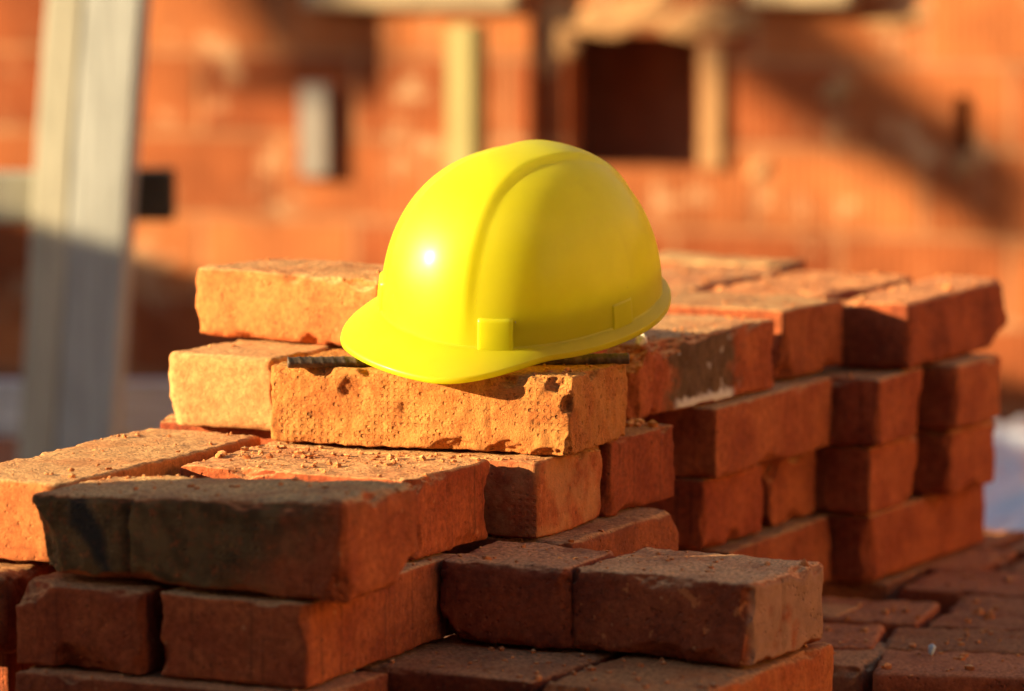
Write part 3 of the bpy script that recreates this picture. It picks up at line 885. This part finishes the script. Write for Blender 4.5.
def build_wall():
    root = empty('brick_wall', tuple(W0 + Vector((0, 0, -0.13))), WYAW)
    zoff = 0.13
    def rect(px0, py0, px1, py1):
        u0, za = uv(px0, py0); u1, zb = uv(px1, py1)
        return u0, u1, zb + zoff, za + zoff
    op = rect(566, 32, 697, 169)
    sl = rect(955, 96, 972, 152)
    us = sorted([-6.0, op[0], op[1], sl[0], sl[1], 6.0]); zs = sorted([-0.12, op[2], op[3], sl[2], sl[3], 1.35])
    V, Fc, ix = [], [], {}
    def vid(a, b, k):
        key = (a, b, k)
        if key not in ix:
            ix[key] = len(V); V.append((us[a], 0.0 if k == 0 else 0.06, zs[b]))
        return ix[key]
    def hole(a, b):
        cu, cz = (us[a] + us[a + 1]) / 2, (zs[b] + zs[b + 1]) / 2
        return (op[0] < cu < op[1] and op[2] < cz < op[3]) or (sl[0] < cu < sl[1] and sl[2] < cz < sl[3])
    na, nb = len(us) - 1, len(zs) - 1
    def solid(a, b): return 0 <= a < na and 0 <= b < nb and not hole(a, b)
    for a in range(na):
        for b in range(nb):
            if hole(a, b): continue
            Fc.append((vid(a, b, 0), vid(a + 1, b, 0), vid(a + 1, b + 1, 0), vid(a, b + 1, 0)))
            Fc.append((vid(a, b, 1), vid(a, b + 1, 1), vid(a + 1, b + 1, 1), vid(a + 1, b, 1)))
            for (da, db, e) in ((-1, 0, ((a, b), (a, b + 1))), (1, 0, ((a + 1, b + 1), (a + 1, b))), (0, -1, ((a + 1, b), (a, b))), (0, 1, ((a, b + 1), (a + 1, b + 1)))):
                if not solid(a + da, b + db):
                    (p, q), (r_, s_) = e
                    Fc.append((vid(p, q, 0), vid(r_, s_, 0), vid(r_, s_, 1), vid(p, q, 1)))
    link_mesh('blockwork', V, Fc, M_WALL, root)
    # brick pier standing proud of the wall between the dark opening and the bright bay
    u0, _ = uv(380, 60, .025); u1, _ = uv(530, 60, .025)
    boxes_mesh('pier', [(u0, u1, -.025, -.002, -0.1, 1.34)], M_WALL, root)
    # the dark room behind the opening
    boxes_mesh('opening_back', [(op[0] - .3, op[1] + .3, .20, .24, op[2] - .3, op[3] + .3)], M_DARKIN, root)
    boxes_mesh('slot_back', [(sl[0] - .1, sl[1] + .1, .082, .12, sl[2] - .1, sl[3] + .1)], M_DARKIN, root)
    # daubs of pale mortar round the opening and under the slot
    def daub(pts, thick, seed):
        rs = np.random.RandomState(seed)
        for (px, py, rx, rz) in pts:
            u, z = uv(px, py)
            nV, nF = [], []
            n1, n2 = 8, 20
            nV.append((u, -thick, z + zoff))
            for i in range(1, n1 + 1):
                for j in range(n2):
                    a = 2 * math.pi * j / n2
                    k = i / n1 * (1 + .25 * math.sin(2 * a + rs.rand() * .4) + .12 * math.sin(5 * a + seed))
                    nV.append((u + rx * k * math.cos(a), -thick * (1 - (i / n1) ** 2) * (1 + .3 * rs.rand()) + .002 * (i == n1), z + zoff + rz * k * math.sin(a)))
            for j in range(n2): nF.append((0, 1 + (j + 1) % n2, 1 + j))
            for i in range(n1 - 1):
                for j in range(n2):
                    a, b = 1 + i * n2 + j, 1 + i * n2 + (j + 1) % n2
                    nF.append((a, b, b + n2, a + n2))
            link_mesh('mortar_daub', nV, nF, M_MORTAR, root, smooth=True)
    daub([(545, 12, .05, .02), (640, 6, .06, .022), (598, 14, .04, .02), (735, 24, .04, .022), (552, 44, .040, .050), (620, 22, .075, .022), (700, 20, .060, .030), (760, 170, .018, .018), (965, 165, .018, .020), (838, 90, .025, .02), (900, 20, .05, .015)], .006, 3)
    # upright frame board on the right of the opening
    u0, z0 = uv(701, 168); u1, z1 = uv(724, 44)
    boxes_mesh('frame_board', [(u0, u1, -.010, -.001, z0 + zoff, z1 + zoff)], M_MORTAR, root, bevel=.003)
    tag(root, 'sunlit wall of grooved orange clay blocks with a dark square opening', 'wall')
    # concrete beam along the top of the picture
    u0, z0 = uv(300, 8, .05); u1, _ = uv(515, 8, .05)
    p = W0 + wnrm * .05
    b = boxes_mesh('concrete_beam', [(u0, u1, 0, .048, 0, .16)], M_CONC, loc=(p.x, p.y, z0), rotz=WYAW, bevel=.006)
    tag(b, 'pale concrete beam over the yellow prop at the top of the orange block wall', 'beam')
    u0, z0 = uv(745, 5, .05); u1, _ = uv(850, 5, .05)
    b = boxes_mesh('concrete_beam', [(u0, u1, 0, .048, 0, .16)], M_CONC, loc=(p.x, p.y, z0), rotz=WYAW, bevel=.006)
    tag(b, 'short pale concrete beam above and right of the dark wall opening', 'beam')
    # grey upright board on the wall
    u0, z0 = uv(304, 176); u1, z1 = uv(332, 84)
    q = W0 + wu * ((u0 + u1) / 2) + wnrm * .02
    g = boxes_mesh('grey_board', [(-(u1 - u0) / 2, (u1 - u0) / 2, 0, .018, 0, z1 - z0)], M_GREYPVC, loc=(q.x, q.y, z0), rotz=WYAW, bevel=.003)
    tag(g, 'short grey upright board fixed to the block wall left of the yellow prop', 'board')
    # timber prop
    a = at(446, 200, 6.55); c = at(479, 25, 6.55)
    w_ = c.x - a.x
    zg = -0.15
    pr = boxes_mesh('timber_prop', [(0, w_ * .95, 0, .045, 0, c.z - zg)], M_YWOOD, loc=(a.x, 6.55, zg), rotz=-R(28), bevel=.004)
    tag(pr, 'square yellow timber prop standing in front of the block wall, behind the helmet', 'prop')


build_wall()


def build_fence():
    Y = 5.5
    b = at(66, 430, Y); tpt = at(96, 0, Y)
    zg = -0.15
    slope = (tpt.x - b.x) / (tpt.z - b.z)
    root = empty('timber_fence', (b.x + slope * (zg - b.z), Y, zg))
    wl = .055; wr = .082
    top = 1.1
    def post(z0, z1):
        yw = R(33)
        u = Vector((math.cos(-yw), math.sin(-yw), 0)); v = Vector((math.sin(yw), math.cos(yw), 0))
        return u, v
    # two upright planks nailed side by side
    yw = -R(14)
    def plank(x0, x1, y0, y1, mat):
        n = 26
        V, Fc = [], []
        for i in range(n + 1):
            z = i / n * top
            for (cx, cy) in ((x0, y0), (x1, y0), (x1, y1), (x0, y1)):
                x = cx * math.cos(yw) - cy * math.sin(yw); y = cx * math.sin(yw) + cy * math.cos(yw)
                V.append((x + slope * z + .0015 * math.sin(z * 9), y, z))
        for i in range(n):
            for k in range(4):
                q, c = i * 4 + k, i * 4 + (k + 1) % 4
                Fc.append((q, c, c + 4, q + 4))
        Fc.append((3, 2, 1, 0)); Fc.append(tuple(n * 4 + k for k in range(4)))
        p = link_mesh('plank', V, Fc, mat, root)
        bv = p.modifiers.new('bevel', 'BEVEL'); bv.width = .004; bv.segments = 2; bv.limit_method = 'ANGLE'; bv.angle_limit = R(50)
    plank(-.061, -.0135, -.006, .03, M_YWOODP)
    plank(-.0125, .060, -.006, .032, M_WOOD)
    ox, oy, oz = root.location
    # upper rail, ending just right of the post
    l = at(-160, 222, 5.56); r_ = at(110, 172, 5.56)
    boxes_mesh('rail', [(l.x - ox, r_.x - ox, .050, .085, l.z - oz, r_.z - oz)], M_YWOODP, root, bevel=.004)
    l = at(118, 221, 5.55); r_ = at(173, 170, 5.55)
    boxes_mesh('shaded_rail_stub', [(l.x - ox, r_.x - ox, .045, .095, l.z - oz, r_.z - oz)], M_SHADEWOOD, root, bevel=.004)  # rail stub right of the post, its shade put into the dark colour
    l = at(-160, 436, 5.62); r_ = at(240, 380, 5.62)
    boxes_mesh('rail', [(l.x - ox, r_.x - ox, .10, .13, l.z - oz, r_.z - oz)], M_WOODX, root, bevel=.004)
    tag(root, 'pale weathered timber fence post with two rails at the left', 'fence')


build_fence()


def build_sheet():
    xs = np.linspace(0, 1.3, 120); ys = np.linspace(0, 1.15, 120)
    X, Y = np.meshgrid(xs, ys, indexing='ij')
    p = np.stack([X.ravel(), Y.ravel(), 0 * X.ravel()], 1)
    f1 = noise3(p, 4.5, 3); f2 = noise3(p, 11, 5); f3 = noise3(p, 26, 8)
    z = .045 * (1 - np.abs(f1)) ** 2 + .024 * (1 - np.abs(f2)) ** 2 + .008 * f3
    z += .045 * np.exp(-(((p[:, 0] - .22) / .14) ** 2 + ((p[:, 1] - .72) / .10) ** 2))
    edge = np.minimum(np.minimum(p[:, 0], 1.3 - p[:, 0]), np.minimum(p[:, 1], 1.15 - p[:, 1]))
    z = z * np.clip(edge / .08, 0.05, 1)
    p[:, 2] = z
    n = 120
    Fc = [(i * n + j, (i + 1) * n + j, (i + 1) * n + j + 1, i * n + j + 1) for i in range(n - 1) for j in range(n - 1)]
    m = simple('white_plastic_film', (0.50, 0.53, 0.62), rough=0.35, spec=0.5, var=0.1, scale=9, bump=0.2, bdist=0.004)
    o = link_mesh('plastic_sheet', p, Fc, m, smooth=True, loc=(.52, 5.15, -.125))
    sm = o.modifiers.new('thickness', 'SOLIDIFY'); sm.thickness = .0015
    tag(o, 'crumpled bluish white plastic sheet on the ground right of the brick pile', 'plastic sheet')


build_sheet()


# ------------------------------------------------------------------ unseen things added out of view to throw shade and bounce light
def build_casters():
    o = boxes_mesh('added_shade_panel', [(-.018, 0, 0, 1.1, 0, 1.2)], M_WOOD, loc=(-1.35, 2.045, -.01))  # unseen panel added to keep sun off the front bricks
    tag(o, 'unseen plywood sheet added left of the brick pile to shade its front', 'plywood')
    w = boxes_mesh('added_shade_wall', [(-.2, 0, 0, 1.9, 0, 1.255), (-.2, 0, 1.902, 4.0, 0, 1.06)], M_WALL, loc=(-4.0, 4.2, -.14))  # unseen, added for its shadow; the stepped top shapes the shadow edge
    tag(w, 'unseen clay block wall added far left to shade the fence and plastic sheet', 'wall')

    h = boxes_mesh('added_bounce_wall', [(0, .25, -3, 8, 0, 3.0)], M_BOUNCE, loc=(6.2, 0, -.15))  # unseen reflector added for warm fill on the right-hand faces
    tag(h, 'unseen ochre wall added on the right to bounce warm light', 'wall')

    f = boxes_mesh('added_light_blocker', [(-5, 3.0, -.04, 0, 0, 4.0)], M_SHADEWOOD, loc=(0, -1.6, -.02))  # unseen blocker added to darken the faces towards the camera
    tag(f, 'unseen dark hoarding added behind the camera to cut sky light', 'hoarding')

    def wallpoint(px, py):
        u, z = uv(px, py)
        p = W0 + wu * u
        return Vector((p.x, p.y, z))

    def slab(name, pts, dist, thick, label, cat):
        """an added board shaped to the shadow it casts, set DIST metres up the sunbeams from the wall"""
        P = [wallpoint(*q) + sdir * dist for q in pts]
        c = sum(P, Vector()) / len(P)
        n = len(P)
        V = [p - c for p in P] + [p - c - wnrm * thick for p in P]
        F = [tuple(range(n)), tuple(range(2 * n - 1, n - 1, -1))] + [(i + n, (i + 1) % n + n, (i + 1) % n, i) for i in range(n)]
        o = link_mesh(name, V, F, M_WOOD, loc=c)
        tag(o, label, cat)
    slab('added_shade_board', [(735, -10), (800, -10), (930, 98), (1042, 167), (1042, 262), (765, 92), (735, 60)], 8.0, .03, 'unseen board added to cast the slanting shadow on the block wall', 'board')  # added out of view, cut to the slanting shadow band on the wall
    slab('added_shade_offcut', [(225, -30), (262, 28), (292, 62), (262, 75), (178, 85), (262, 97), (385, 103), (418, 104), (420, -30)], 8.0, .02, 'unseen board added to cast the ragged shadow on the block wall', 'board')  # added out of view, outline follows the wall shadow it casts


build_casters()

# a pale blue chip on the floor bricks and a bit of white plaster by the helmet
def chip(name, label, cat, loc, s, col, seed):
    v, f = crumb_mesh()
    n = 1 + .4 * noise3(v + seed, 1.1, seed)
    q = v * n[:, None] * np.array(s)
    m = simple(name + '_surface', col, rough=.7, var=.15, scale=200, bump=0)
    o = link_mesh(name, q, f, m, loc=loc)
    tag(o, label, cat)


pt = at(932, 657, 3.62)
chip('stone_chip', 'small pale blue stone chip lying on the floor bricks at the lower right', 'chip', (pt.x, 3.62, HL + .004), (.0035, .004, .0055), (.42, .52, .60), 4)
pt = at(640, 340, 3.66)
chip('plaster_bit', 'small white bit of plaster beside the helmet rim on the green-stained brick', 'chip', (pt.x + .002, 3.685, 5 * HL + .003), (.006, .006, .006), (.80, .74, .60), 9)
